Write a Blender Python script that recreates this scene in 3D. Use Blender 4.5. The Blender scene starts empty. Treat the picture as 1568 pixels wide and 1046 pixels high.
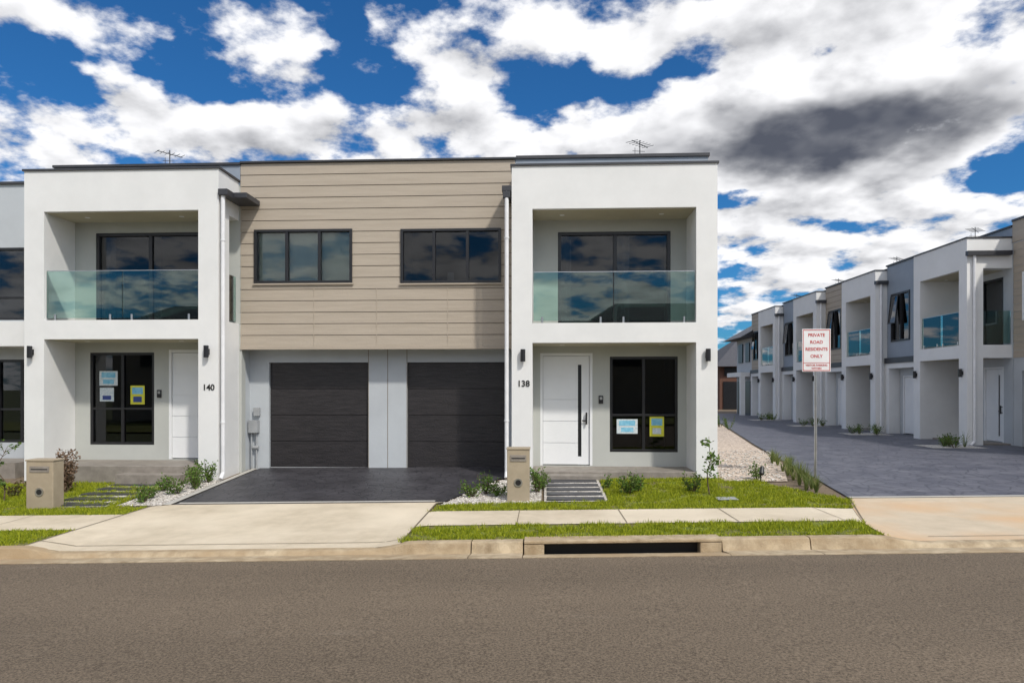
import bpy, bmesh, math, random
from mathutils import Vector, Matrix
random.seed(7)
scene=bpy.context.scene
R=math.radians

# ------------------------------------------------------------------ materials
def new_mat(name):
    m=bpy.data.materials.new(name); m.use_nodes=True
    nt=m.node_tree; b=nt.nodes["Principled BSDF"]
    return m,nt,b
def mat(name,c1,c2=None,scale=3.0,rough=0.7,bump=0.0,bscale=60,detail=5,lo=0.35,hi=0.65,metal=0.0,spec=0.5,stretch=(1,1,1),c3=None,s3=0.6):
    m,nt,b=new_mat(name)
    b.inputs["Roughness"].default_value=rough
    b.inputs["Metallic"].default_value=metal
    b.inputs["Specular IOR Level"].default_value=spec
    if c2 is None: c2=tuple(x*0.88 for x in c1)
    tc=nt.nodes.new("ShaderNodeTexCoord")
    mp=nt.nodes.new("ShaderNodeMapping"); mp.inputs["Scale"].default_value=stretch
    nt.links.new(tc.outputs["Object"],mp.inputs["Vector"])
    n=nt.nodes.new("ShaderNodeTexNoise"); n.inputs["Scale"].default_value=scale; n.inputs["Detail"].default_value=detail
    n.inputs["Roughness"].default_value=0.65
    nt.links.new(mp.outputs[0],n.inputs["Vector"])
    r=nt.nodes.new("ShaderNodeValToRGB")
    r.color_ramp.elements[0].position=lo; r.color_ramp.elements[1].position=hi
    r.color_ramp.elements[0].color=(*c1,1); r.color_ramp.elements[1].color=(*c2,1)
    nt.links.new(n.outputs["Fac"],r.inputs["Fac"])
    out=r.outputs["Color"]
    if c3 is not None:
        n3=nt.nodes.new("ShaderNodeTexNoise"); n3.inputs["Scale"].default_value=s3; n3.inputs["Detail"].default_value=6
        nt.links.new(mp.outputs[0],n3.inputs["Vector"])
        r3=nt.nodes.new("ShaderNodeValToRGB")
        r3.color_ramp.elements[0].position=0.42; r3.color_ramp.elements[1].position=0.66
        nt.links.new(n3.outputs["Fac"],r3.inputs["Fac"])
        mx=nt.nodes.new("ShaderNodeMix"); mx.data_type='RGBA'
        nt.links.new(r3.outputs["Color"],mx.inputs["Factor"])
        nt.links.new(out,mx.inputs["A"]); mx.inputs["B"].default_value=(*c3,1)
        out=mx.outputs["Result"]
    nt.links.new(out,b.inputs["Base Color"])
    if bump>0:
        n2=nt.nodes.new("ShaderNodeTexNoise"); n2.inputs["Scale"].default_value=bscale; n2.inputs["Detail"].default_value=3
        nt.links.new(tc.outputs["Object"],n2.inputs["Vector"])
        bp=nt.nodes.new("ShaderNodeBump"); bp.inputs["Strength"].default_value=bump; bp.inputs["Distance"].default_value=0.02
        nt.links.new(n2.outputs["Fac"],bp.inputs["Height"]); nt.links.new(bp.outputs[0],b.inputs["Normal"])
    return m

M={}
M['white']=mat('render_white',(0.75,0.75,0.74),(0.70,0.70,0.69),1.2,0.85,0.12,90)
M['wall2']=mat('render_recess_shaded',(0.47,0.48,0.45),(0.43,0.44,0.415),1.0,0.85,0.12,90)  # light grey render, base colour darkened to paint in the recess shade
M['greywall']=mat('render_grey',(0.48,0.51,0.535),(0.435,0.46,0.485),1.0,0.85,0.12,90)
M['bluegrey']=mat('sheet_bluegrey',(0.27,0.31,0.37),(0.23,0.27,0.32),1.0,0.55)
M['siding']=mat('cladding_beige',(0.42,0.36,0.29),(0.37,0.315,0.25),2.0,0.7,0.15,30,stretch=(0.4,1,6))
M['sid_groove']=mat('cladding_shadow_gap',(0.12,0.10,0.08),None,3)
M['soffit']=mat('soffit_cream',(0.50,0.46,0.34),None,1,0.8)
M['cap']=mat('capping_charcoal',(0.03,0.032,0.038),(0.045,0.045,0.05),3,0.45)
M['frame']=mat('aluminium_black',(0.010,0.010,0.012),(0.016,0.016,0.018),6,0.35)
M['garage']=mat('garage_charcoal',(0.009,0.008,0.009),(0.038,0.033,0.035),5.0,0.5,0.3,30,8,0.3,0.75,stretch=(0.6,1,9))
M['doorwhite']=mat('door_white',(0.78,0.79,0.80),(0.75,0.76,0.77),2,0.35)
M['pipe']=mat('pvc_white',(0.78,0.78,0.79),None,3,0.4)
M['steel']=mat('steel',(0.55,0.55,0.55),(0.45,0.45,0.45),8,0.3,metal=1.0)
M['meter']=mat('meter_grey',(0.35,0.36,0.37),(0.28,0.29,0.30),5,0.5)
M['inter']=mat('interior_plaster',(0.36,0.35,0.33),None,1,0.9)
M['floorin']=mat('interior_floor',(0.16,0.11,0.07),None,3,0.4)
M['curtain']=mat('curtain_white',(0.66,0.66,0.64),None,2,0.9)
M['porch']=mat('porch_tile',(0.20,0.175,0.15),(0.28,0.25,0.215),5,0.6,0.2,40)
M['conc']=mat('concrete_footpath',(0.62,0.53,0.40),(0.49,0.415,0.30),3.0,0.9,0.35,120,8,0.3,0.7,c3=(0.70,0.61,0.47),s3=0.5)
M['conc2']=mat('concrete_crossover_stained',(0.60,0.50,0.37),(0.50,0.415,0.30),2.5,0.9,0.35,120,8,0.3,0.7,c3=(0.60,0.40,0.23),s3=0.55)
M['kerb']=mat('kerb_concrete',(0.54,0.44,0.30),(0.25,0.185,0.11),5.0,0.9,0.5,60,10,0.35,0.70,c3=(0.36,0.26,0.15),s3=1.2)
M['joint']=mat('joint_dark',(0.20,0.16,0.11),None,5,0.9)
M['border']=mat('border_pale',(0.46,0.44,0.40),None,5,0.8)
M['soil']=mat('garden_soil',(0.13,0.095,0.06),(0.20,0.15,0.10),12,0.95,0.5,60)
M['ground']=mat('ground_dry_grass',(0.08,0.10,0.03),(0.12,0.12,0.05),2,0.95)
M['turf']=mat('turf_base',(0.10,0.14,0.012),(0.20,0.22,0.025),9,0.95,0.6,90,c3=(.15,.12,.05),s3=2.0)
M['red']=mat('sign_red',(0.50,0.03,0.03),None,3,0.5)
M['signwhite']=mat('sign_white',(0.78,0.78,0.78),None,2,0.4)
M['black']=mat('text_black',(0.01,0.01,0.01),None,2,0.5)
M['mailbox']=mat('mailbox_taupe',(0.38,0.315,0.225),(0.33,0.27,0.19),4,0.7,0.2,80)
M['bark']=mat('bark',(0.14,0.10,0.06),(0.08,0.055,0.035),20,0.9)
M['brick']=mat('brick_red',(0.14,0.065,0.045),(0.10,0.05,0.035),8,0.9)
M['blue']=mat('poster_blue',(0.12,0.42,0.62),(0.3,0.6,0.75),9,0.5)
M['yellow']=mat('poster_yellow',(0.70,0.68,0.05),None,3,0.5)
M['paper']=mat('poster_paper',(0.72,0.75,0.75),(0.45,0.55,0.6),25,0.5)
M['blind']=mat('roller_blind',(0.50,0.55,0.53),(0.46,0.50,0.49),1,0.8)
M['navy']=mat('poster_navy',(0.03,0.06,0.25),None,3,0.5)

def leafmat(name,c1,c2,trans=0.3):
    m,nt,b=new_mat(name)
    g=nt.nodes.new("ShaderNodeNewGeometry"); r=nt.nodes.new("ShaderNodeValToRGB")
    r.color_ramp.elements[0].color=(*c1,1); r.color_ramp.elements[1].color=(*c2,1)
    nt.links.new(g.outputs["Random Per Island"],r.inputs["Fac"])
    nt.links.new(r.outputs["Color"],b.inputs["Base Color"])
    b.inputs["Roughness"].default_value=0.6; b.inputs["Specular IOR Level"].default_value=0.25
    t=nt.nodes.new("ShaderNodeBsdfTranslucent"); nt.links.new(r.outputs["Color"],t.inputs["Color"])
    mx=nt.nodes.new("ShaderNodeMixShader"); mx.inputs[0].default_value=trans
    o=nt.nodes["Material Output"]
    nt.links.new(b.outputs[0],mx.inputs[1]); nt.links.new(t.outputs[0],mx.inputs[2]); nt.links.new(mx.outputs[0],o.inputs[0])
    return m
M['grass']=leafmat('grass_blades',(0.11,0.17,0.006),(0.48,0.50,0.03))
M['leaf']=leafmat('leaf_green',(0.05,0.11,0.015),(0.17,0.26,0.05))
M['leafred']=leafmat('leaf_bronze',(0.10,0.04,0.02),(0.12,0.14,0.04))
M['flax']=leafmat('leaf_strappy',(0.07,0.12,0.03),(0.26,0.28,0.08))
M['dry']=leafmat('leaf_dry',(0.14,0.09,0.05),(0.30,0.2,0.14))

def glassmat(name,tint,refl=1.0,rough=0.0,ior=1.5):
    m=bpy.data.materials.new(name); m.use_nodes=True; nt=m.node_tree; nt.nodes.clear()
    o=nt.nodes.new("ShaderNodeOutputMaterial")
    t=nt.nodes.new("ShaderNodeBsdfTransparent"); t.inputs[0].default_value=(*tint,1)
    g=nt.nodes.new("ShaderNodeBsdfGlossy"); g.inputs["Roughness"].default_value=rough; g.inputs["Color"].default_value=(1,1,1,1)
    f=nt.nodes.new("ShaderNodeFresnel"); f.inputs[0].default_value=ior
    mm=nt.nodes.new("ShaderNodeMath"); mm.operation='MULTIPLY'; mm.inputs[1].default_value=refl; mm.use_clamp=True
    nt.links.new(f.outputs[0],mm.inputs[0])
    mx=nt.nodes.new("ShaderNodeMixShader")
    nt.links.new(mm.outputs[0],mx.inputs[0]); nt.links.new(t.outputs[0],mx.inputs[1]); nt.links.new(g.outputs[0],mx.inputs[2])
    nt.links.new(mx.outputs[0],o.inputs[0])
    return m
M['glass']=glassmat('window_glass_tinted',(0.46,0.48,0.50),0.85)
M['glassclear']=glassmat('window_glass_clear',(0.80,0.84,0.82),1.0)
M['glassdark']=glassmat('window_glass_dark',(0.45,0.48,0.50),1.3)
M['bal']=glassmat('balustrade_glass',(0.68,0.83,0.79),1.4)

def roadmat():
    m,nt,b=new_mat('asphalt_road'); b.inputs["Roughness"].default_value=0.85
    b.inputs["Specular IOR Level"].default_value=0.3
    tc=nt.nodes.new("ShaderNodeTexCoord")
    a=nt.nodes.new("ShaderNodeTexNoise"); a.inputs["Scale"].default_value=48; a.inputs["Detail"].default_value=6; a.inputs["Roughness"].default_value=0.85
    c=nt.nodes.new("ShaderNodeTexNoise"); c.inputs["Scale"].default_value=0.35; c.inputs["Detail"].default_value=7; c.inputs["Roughness"].default_value=0.6
    mp=nt.nodes.new("ShaderNodeMapping"); mp.inputs["Scale"].default_value=(0.25,1.6,1)
    nt.links.new(tc.outputs["Object"],mp.inputs[0]); nt.links.new(mp.outputs[0],c.inputs["Vector"])
    nt.links.new(tc.outputs["Object"],a.inputs["Vector"])
    r=nt.nodes.new("ShaderNodeValToRGB"); r.color_ramp.elements[0].position=0.36; r.color_ramp.elements[1].position=0.68
    r.color_ramp.elements[0].color=(0.040,0.029,0.019,1); r.color_ramp.elements[1].color=(0.29,0.226,0.16,1)
    nt.links.new(a.outputs["Fac"],r.inputs["Fac"])
    r2=nt.nodes.new("ShaderNodeValToRGB"); r2.color_ramp.elements[0].position=0.3; r2.color_ramp.elements[1].position=0.75
    r2.color_ramp.elements[0].color=(0.80,0.80,0.80,1); r2.color_ramp.elements[1].color=(1.2,1.2,1.2,1)
    nt.links.new(c.outputs["Fac"],r2.inputs["Fac"])
    mx=nt.nodes.new("ShaderNodeMix"); mx.data_type='RGBA'; mx.blend_type='MULTIPLY'; mx.inputs["Factor"].default_value=1
    nt.links.new(r.outputs[0],mx.inputs["A"]); nt.links.new(r2.outputs[0],mx.inputs["B"])
    s=nt.nodes.new("ShaderNodeTexNoise"); s.inputs["Scale"].default_value=1.4; s.inputs["Detail"].default_value=9; s.inputs["Roughness"].default_value=.75
    mp2=nt.nodes.new("ShaderNodeMapping"); mp2.inputs["Scale"].default_value=(0.35,2.2,1); mp2.inputs["Location"].default_value=(5,3,0)
    nt.links.new(tc.outputs["Object"],mp2.inputs[0]); nt.links.new(mp2.outputs[0],s.inputs["Vector"])
    rs=nt.nodes.new("ShaderNodeValToRGB"); rs.color_ramp.elements[0].position=.60; rs.color_ramp.elements[1].position=.78
    rs.color_ramp.elements[1].color=(.35,.35,.35,1); nt.links.new(s.outputs["Fac"],rs.inputs["Fac"])
    m2=nt.nodes.new("ShaderNodeMix"); m2.data_type='RGBA'; nt.links.new(rs.outputs[0],m2.inputs["Factor"]); nt.links.new(mx.outputs["Result"],m2.inputs["A"]); m2.inputs["B"].default_value=(.36,.31,.25,1)
    nt.links.new(m2.outputs["Result"],b.inputs["Base Color"])
    bp=nt.nodes.new("ShaderNodeBump"); bp.inputs["Strength"].default_value=0.6; bp.inputs["Distance"].default_value=0.01
    nt.links.new(a.outputs["Fac"],bp.inputs["Height"]); nt.links.new(bp.outputs[0],b.inputs["Normal"])
    return m
M['road']=roadmat()
def pavemat(name,c1,c2,grout,s):
    m,nt,b=new_mat(name); b.inputs["Roughness"].default_value=0.5
    tc=nt.nodes.new("ShaderNodeTexCoord")
    v=nt.nodes.new("ShaderNodeTexVoronoi"); v.feature='DISTANCE_TO_EDGE'; v.inputs["Scale"].default_value=s
    n=nt.nodes.new("ShaderNodeTexNoise"); n.inputs["Scale"].default_value=1.5; n.inputs["Detail"].default_value=9
    nt.links.new(tc.outputs["Object"],v.inputs["Vector"]); nt.links.new(tc.outputs["Object"],n.inputs["Vector"])
    r=nt.nodes.new("ShaderNodeValToRGB"); r.color_ramp.elements[0].position=0.3;r.color_ramp.elements[1].position=0.7
    r.color_ramp.elements[0].color=(*c1,1); r.color_ramp.elements[1].color=(*c2,1)
    nt.links.new(n.outputs["Fac"],r.inputs["Fac"])
    e=nt.nodes.new("ShaderNodeValToRGB"); e.color_ramp.elements[0].position=0.0;e.color_ramp.elements[1].position=0.07
    nt.links.new(v.outputs["Distance"],e.inputs["Fac"])
    mx=nt.nodes.new("ShaderNodeMix"); mx.data_type='RGBA'; nt.links.new(e.outputs[0],mx.inputs["Factor"])
    mx.inputs["A"].default_value=(*grout,1); nt.links.new(r.outputs[0],mx.inputs["B"])
    nt.links.new(mx.outputs["Result"],b.inputs["Base Color"])
    bp=nt.nodes.new("ShaderNodeBump"); bp.inputs["Strength"].default_value=0.35; bp.inputs["Distance"].default_value=0.015
    nt.links.new(e.outputs[0],bp.inputs["Height"]); nt.links.new(bp.outputs[0],b.inputs["Normal"])
    return m
M['pave']=pavemat('stamped_concrete_blue',(0.070,0.073,0.095),(0.145,0.148,0.172),(0.055,0.058,0.075),3.2)
M['drive']=pavemat('stamped_concrete_charcoal',(0.030,0.028,0.032),(0.065,0.062,0.070),(0.02,0.02,0.024),4.5)
def pebblemat(name,cols,scale):
    m,nt,b=new_mat(name); b.inputs["Roughness"].default_value=0.8
    tc=nt.nodes.new("ShaderNodeTexCoord"); v=nt.nodes.new("ShaderNodeTexVoronoi"); v.inputs["Scale"].default_value=scale
    nt.links.new(tc.outputs["Object"],v.inputs["Vector"])
    s=nt.nodes.new("ShaderNodeSeparateColor"); nt.links.new(v.outputs["Color"],s.inputs[0])
    r=nt.nodes.new("ShaderNodeValToRGB"); r.color_ramp.elements[0].color=(*cols[0],1); r.color_ramp.elements[1].color=(*cols[1],1)
    nt.links.new(s.outputs[0],r.inputs["Fac"]); nt.links.new(r.outputs[0],b.inputs["Base Color"])
    bp=nt.nodes.new("ShaderNodeBump"); bp.invert=True; bp.inputs["Strength"].default_value=1; bp.inputs["Distance"].default_value=0.03
    nt.links.new(v.outputs["Distance"],bp.inputs["Height"]); nt.links.new(bp.outputs[0],b.inputs["Normal"])
    return m
M['pebble']=pebblemat('pebbles_white',((0.34,0.30,0.26),(0.80,0.76,0.70)),28)
M['pebble2']=pebblemat('pebbles_pink',((0.36,0.27,0.20),(0.75,0.64,0.53)),22)

# ------------------------------------------------------------------ mesh helpers
def empty(name):
    e=bpy.data.objects.new(name,None); scene.collection.objects.link(e); return e
class P:
    def __init__(s): s.v=[]; s.f=[]
    def box(s,x0,x1,y0,y1,z0,z1):
        i=len(s.v)
        s.v+=[(x0,y0,z0),(x1,y0,z0),(x1,y1,z0),(x0,y1,z0),(x0,y0,z1),(x1,y0,z1),(x1,y1,z1),(x0,y1,z1)]
        s.f+=[(i,i+3,i+2,i+1),(i+4,i+5,i+6,i+7),(i,i+1,i+5,i+4),(i+1,i+2,i+6,i+5),(i+2,i+3,i+7,i+6),(i+3,i,i+4,i+7)]
        return s
    def wall(s,x0,x1,y0,y1,z0,z1,holes):
        xs=sorted(set([x0,x1]+[h[0] for h in holes]+[h[1] for h in holes])); zs=sorted(set([z0,z1]+[h[2] for h in holes]+[h[3] for h in holes]))
        xs=[x for x in xs if x0<=x<=x1]; zs=[z for z in zs if z0<=z<=z1]
        for a,b in zip(xs,xs[1:]):
            col=None
            for c,d in zip(zs,zs[1:]):
                mx,mz=(a+b)/2,(c+d)/2
                if any(h[0]<mx<h[1] and h[2]<mz<h[3] for h in holes):
                    if col: s.box(a,b,y0,y1,*col); col=None
                else: col=(col[0],d) if col else (c,d)
            if col: s.box(a,b,y0,y1,*col)
        return s
    def cyl(s,p0,p1,r0,r1=None,n=10):
        if r1 is None: r1=r0
        p0=Vector(p0);p1=Vector(p1); d=(p1-p0).normalized()
        a=d.orthogonal().normalized(); b=d.cross(a); i=len(s.v)
        for p,r in((p0,r0),(p1,r1)):
            for k in range(n):
                t=2*math.pi*k/n; q=p+(a*math.cos(t)+b*math.sin(t))*r; s.v.append(tuple(q))
        for k in range(n):
            k2=(k+1)%n; s.f.append((i+k,i+k2,i+n+k2,i+n+k))
        s.f.append(tuple(i+k for k in range(n))[::-1]); s.f.append(tuple(i+n+k for k in range(n)))
        return s
    def obj(s,name,m,parent=None,bevel=0,smooth=False):
        me=bpy.data.meshes.new(name); me.from_pydata(s.v,[],s.f); me.update()
        o=bpy.data.objects.new(name,me); scene.collection.objects.link(o)
        me.materials.append(m)
        if parent: o.parent=parent
        if bevel>0:
            b=o.modifiers.new('b','BEVEL'); b.width=bevel; b.segments=2; b.limit_method='ANGLE'
        if smooth:
            for p in me.polygons: p.use_smooth=True
        return o
def box(name,x0,x1,y0,y1,z0,z1,m,parent=None,bevel=0):
    return P().box(x0,x1,y0,y1,z0,z1).obj(name,M[m],parent,bevel)
def text(name,body,x,y,z,size,m,parent,ext=0.003):
    c=bpy.data.curves.new(name,'FONT'); c.body=body; c.size=size; c.align_x='CENTER'; c.align_y='CENTER'; c.extrude=ext; c.offset=size*0.02
    o=bpy.data.objects.new(name,c); scene.collection.objects.link(o); o.location=(x,y,z); o.rotation_euler=(R(90),0,0)
    c.materials.append(M[m]); o.parent=parent; return o

# ------------------------------------------------------------------ terrain
def ss(a,b,x):
    t=max(0,min(1,(x-a)/(b-a))); return t*t*(3-2*t)
def cx(x): return max(-15,min(15,x))
def drop(x):
    return ss(-7.0,-6.5,x)*(1-ss(-2.2,-1.7,x)) + ss(4.2,4.8,x)*(1-ss(13,14,x))
def zroad(x): return -0.265+0.0233*cx(x)
def zk(x): return -0.175+0.0233*cx(x)-0.085*drop(x)
def zb(x): return -0.2+0.017*cx(x)
def zh(x): return -0.05+0.008*cx(x)
def zg(x,y):
    if y<=8.4: return zroad(x)
    k=[(8.4,zroad(x)),(8.95,zk(x)),(12,zb(x)),(16,zh(x)),(20,0.0)]
    for (a,za),(b,zb_) in zip(k,k[1:]):
        if y<=b: return za+(zb_-za)*(y-a)/(b-a)
    return 0.0
YC=(8.4,8.95,9.5,9.95,10.5,11.15,11.6,12,13,14,15,16,18,20)
def sheet(name,poly,off,m,dx=0.25,flat=None):
    bm=bmesh.new(); bm.faces.new([bm.verts.new((x,y,0)) for x,y in poly])
    xs=[p[0] for p in poly]; ys=[p[1] for p in poly]
    cuts=[]
    x=-16.0
    if flat is None:
        while x<=16:
            if min(xs)<x<max(xs): cuts.append(((x,0,0),(1,0,0)))
            x+=dx
        for y in YC:
            if min(ys)<y<max(ys): cuts.append(((0,y,0),(0,1,0)))
    for co,no in cuts:
        bmesh.ops.bisect_plane(bm,geom=bm.verts[:]+bm.edges[:]+bm.faces[:],plane_co=co,plane_no=no)
    for v in bm.verts: v.co.z=(zg(v.co.x,v.co.y) if flat is None else flat)+off
    bm.normal_update()
    for f in bm.faces:
        if f.normal.z<0: f.normal_flip()
    me=bpy.data.meshes.new(name); bm.to_mesh(me); bm.free(); me.materials.append(M[m])
    o=bpy.data.objects.new(name,me); scene.collection.objects.link(o); return o
rect=lambda a,b,c,d:[(a,c),(b,c),(b,d),(a,d)]
sheet('ground',rect(-900,900,-900,900),-0.6,'ground',flat=0)
sheet('road',rect(-80,80,-4.2,8.42),0,'road')
sheet('verge_opposite',rect(-80,80,-14,-4.2),0.1,'turf')
sheet('garden_soil',rect(-60,60,8.95,70),-0.02,'soil')
XL,XR=-7.0,-1.9
sheet('driveway_crossover',[(XL-.05,8.93),(XR,8.93),(XR,12.0),(-1.75,12.05),(-6.75,12.05),(XL-.05,11.9)],0.012,'conc')
sheet('footpath',[(XR+0.012,9.95),(4.54,9.95),(4.92,11.15),(XR+0.012,11.15)],0.012,'conc')
sheet('footpath',rect(-60,XL-.062,9.95,11.15),0.012,'conc')
sheet('private_road_crossover',[(4.36,8.93),(15,8.93),(15,12.08),(5.28,12.08),(4.93,11.16),(4.55,9.95)],0.012,'conc2')
j=P()
def jl(x0,y0,x1,y1,w=0.012):
    d=Vector((x1-x0,y1-y0,0)).normalized(); n=Vector((-d.y,d.x,0))*w/2
    i=len(j.v); N=max(1,int(math.hypot(x1-x0,y1-y0)/0.25))
    for k in range(N+1):
        x=x0+(x1-x0)*k/N; y=y0+(y1-y0)*k/N
        for sgn in(1,-1): j.v.append((x+n.x*sgn,y+n.y*sgn,zg(x+n.x*sgn,y+n.y*sgn)+0.019))
    for k in range(N): j.f.append((i+2*k,i+2*k+1,i+2*k+3,i+2*k+2))
for x in(-0.4,1.2,2.8,4.3): jl(x,9.96,x,11.14)
for x in(-8.6,-10.2,-11.8): jl(x,9.96,x,11.14)
jl(XR,8.96,XR,11.95,0.02); jl(XL-.03,8.96,XL-.03,11.9,0.02); jl(4.57,9.95,5.28,12.07,0.02)
jl(XL-.02,9.2,XR,9.2,0.015); jl(5,9.15,15,9.15,0.015)
j.obj('concrete_joints',M['joint'])
sheet('private_road',[(5.3,12.1),(30,12.1),(30,24),(14.9,24),(14.9,50),(9.6,50),(9.0,35),(6.7,22),(5.9,17)],0.004,'pave')
sheet('private_road_edge_strip',rect(5.3,15,12.085,12.2),0.02,'border')
sheet('driveway',[(-6.72,12.05),(-1.8,12.05),(-0.95,14.45),(-0.70,14.5),(-0.70,16.25),(-6.78,16.25)],0.008,'drive')
sheet('driveway_border',rect(-6.65,-1.95,12.10,12.2),0.018,'border')
sheet('driveway_border',[(-6.9,12.05),(-6.76,12.05),(-6.80,15.9),(-6.92,15.9)],0.014,'border')
sheet('pebble_bed',[(-1.82,11.85),(-0.05,11.85),(-0.05,14.3),(-0.9,14.3)],0.006,'pebble')
sheet('pebble_bed',[(-7.75,12.0),(-6.92,12.0),(-6.94,14.45),(-7.75,14.45)],0.008,'pebble')
sheet('pebble_bed',[(3.66,14.0),(4.9,14.0),(5.8,17),(6.6,22),(8.9,35),(3.66,35)],0.0,'pebble2')
from mathutils import noise as nz
def turf(name,poly,off=0.004,dens=4600,hmin=0.02,hmax=0.06):
    base=sheet(name,poly,off,'turf')
    xs=[p[0] for p in poly]; ys=[p[1] for p in poly]
    def inside(x,y):
        c=False; n=len(poly)
        for i in range(n):
            x1,y1=poly[i]; x2,y2=poly[(i+1)%n]
            if (y1>y)!=(y2>y) and x<(x2-x1)*(y-y1)/(y2-y1)+x1: c=not c
        return c
    p=P(); A=(max(xs)-min(xs))*(max(ys)-min(ys))
    for _ in range(int(A*dens)):
        x=random.uniform(min(xs)-.06,max(xs)+.06); y=random.uniform(min(ys)-.06,max(ys)+.06)
        nn=nz.noise(Vector((x*3,y*3,0))); n5=nz.noise(Vector((x*9,y*9,4)))
        jt=.03+.05*max(0,n5)
        if not inside(x+random.gauss(0,jt),y+random.gauss(0,jt)): continue
        h=random.uniform(hmin,hmax)*(1+0.7*nn+.6*n5)
        if nn+.5*n5<-0.22 and random.random()<0.75: continue
        z=zg(x,y)+off-0.005; a=random.uniform(0,math.pi); w=random.uniform(.004,.009)
        dx,dy=math.cos(a)*w,math.sin(a)*w
        i=len(p.v); p.v+=[(x-dx,y-dy,z),(x+dx,y+dy,z),(x+random.gauss(0,.022),y+random.gauss(0,.022),z+h)]
        p.f.append((i,i+1,i+2))
    p.obj('blades',M['grass'],base)
turf('grass_verge',[(XR-.02,8.97),(4.35,8.97),(4.52,9.93),(XR+.02,9.93)])
turf('grass_verge',[(XR+.02,11.17),(4.93,11.17),(5.25,12.0),(4.85,12.6),(4.3,14.0),(3.66,14.0),(3.66,14.35),(1.15,14.35),(1.15,12.05),(XR+.1,11.83)])
turf('grass_verge',[(-12,8.97),(XL-.1,8.97),(XL-.08,9.93),(-12,9.93)])
turf('grass_verge',[(-12.5,11.17),(XL-.08,11.17),(XL-.08,11.9),(-7.78,12.0),(-7.85,14.2),(-12.5,14.2)])
for (a,b,n0) in ((0.02,1.1,12.0),(-9.05,-7.9,11.9)):
    sheet('garden_path',rect(a-.02,b+.02,n0,14.35),0.016,'pebble')
    p=P()
    for k in range(5):
        y=n0+0.06+k*0.46; z=zg((a+b)/2,y+.15)
        p.box(a+.03,b-.03,y,y+0.30,z-.02,z+0.035)
    p.obj('stepping_pavers',M['cap'],None,0.008)
def kerb(name,x0,x1):
    p=P(); xs=[]; x=x0
    while x<x1-1e-6:
        xs.append(x); x+= 0.2 if -15<x<15 else 5
    xs.append(x1); rows=[]
    for x in xs:
        T=zk(x)+0.012; Rr=zroad(x); G=min(T-0.03,Rr-0.035)
        prof=[(8.95,Rr-.3),(8.95,T),(8.83,T),(8.80,T-.012),(8.76,G),(8.42,Rr+.006),(8.34,Rr+.008),(8.34,Rr-.3)]
        i=len(p.v); p.v+=[(x,y,z) for y,z in prof]; rows.append(i)
    n=8
    for a,b in zip(rows,rows[1:]):
        for k in range(n): p.f.append((a+k,a+(k+1)%n,b+(k+1)%n,b+k))
    p.f.append(tuple(rows[0]+k for k in range(n))); p.f.append(tuple(rows[-1]+k for k in range(n))[::-1])
    return p.obj(name,M['kerb'])
kerb('kerb',-70,-0.95); kerb('kerb',-0.935,-0.275); kerb('kerb',2.26,3.35); kerb('kerb',3.365,70)
dr=empty('stormwater_drain')
zc_=zk(1)+0.012
def sl(x): return 0.0233*(x-1)
def sbox(p,x0,x1,y0,y1,z0,z1):
    i=len(p.v); p.box(x0,x1,y0,y1,z0,z1)
    for k in range(i,len(p.v)):
        a=p.v[k]; p.v[k]=(a[0],a[1],a[2]+sl(a[0]))
p=P()
sbox(p,-.26,2.25,8.76,9.03,zc_-.03,zc_+.014)
sbox(p,-.26,0.0,8.77,9.0,zc_-.2,zc_-.032); sbox(p,1.98,2.25,8.77,9.0,zc_-.2,zc_-.032)
p.obj('lintel',M['kerb'],dr,0.012)
p=P()
for x in (-.26,2.25):
    s=sl(x); R0=zroad(x)
    p.v+=[(x,8.34,R0+.008),(x,8.42,R0+.006),(x,8.76,zc_-.16+s),(x,8.76,zc_-.5+s),(x,8.34,zc_-.5+s)]
p.f+=[(0,5,6,1),(1,6,7,2),(2,7,8,3),(0,1,2,3,4),(9,8,7,6,5),(4,9,5,0)]
p.obj('apron',M['kerb'],dr)
p=P(); sbox(p,0.002,1.978,8.77,8.99,zc_-.34,zc_-.2); sbox(p,0.002,1.978,8.93,8.99,zc_-.199,zc_-.034); p.obj('pit_void',M['black'],dr)

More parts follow.
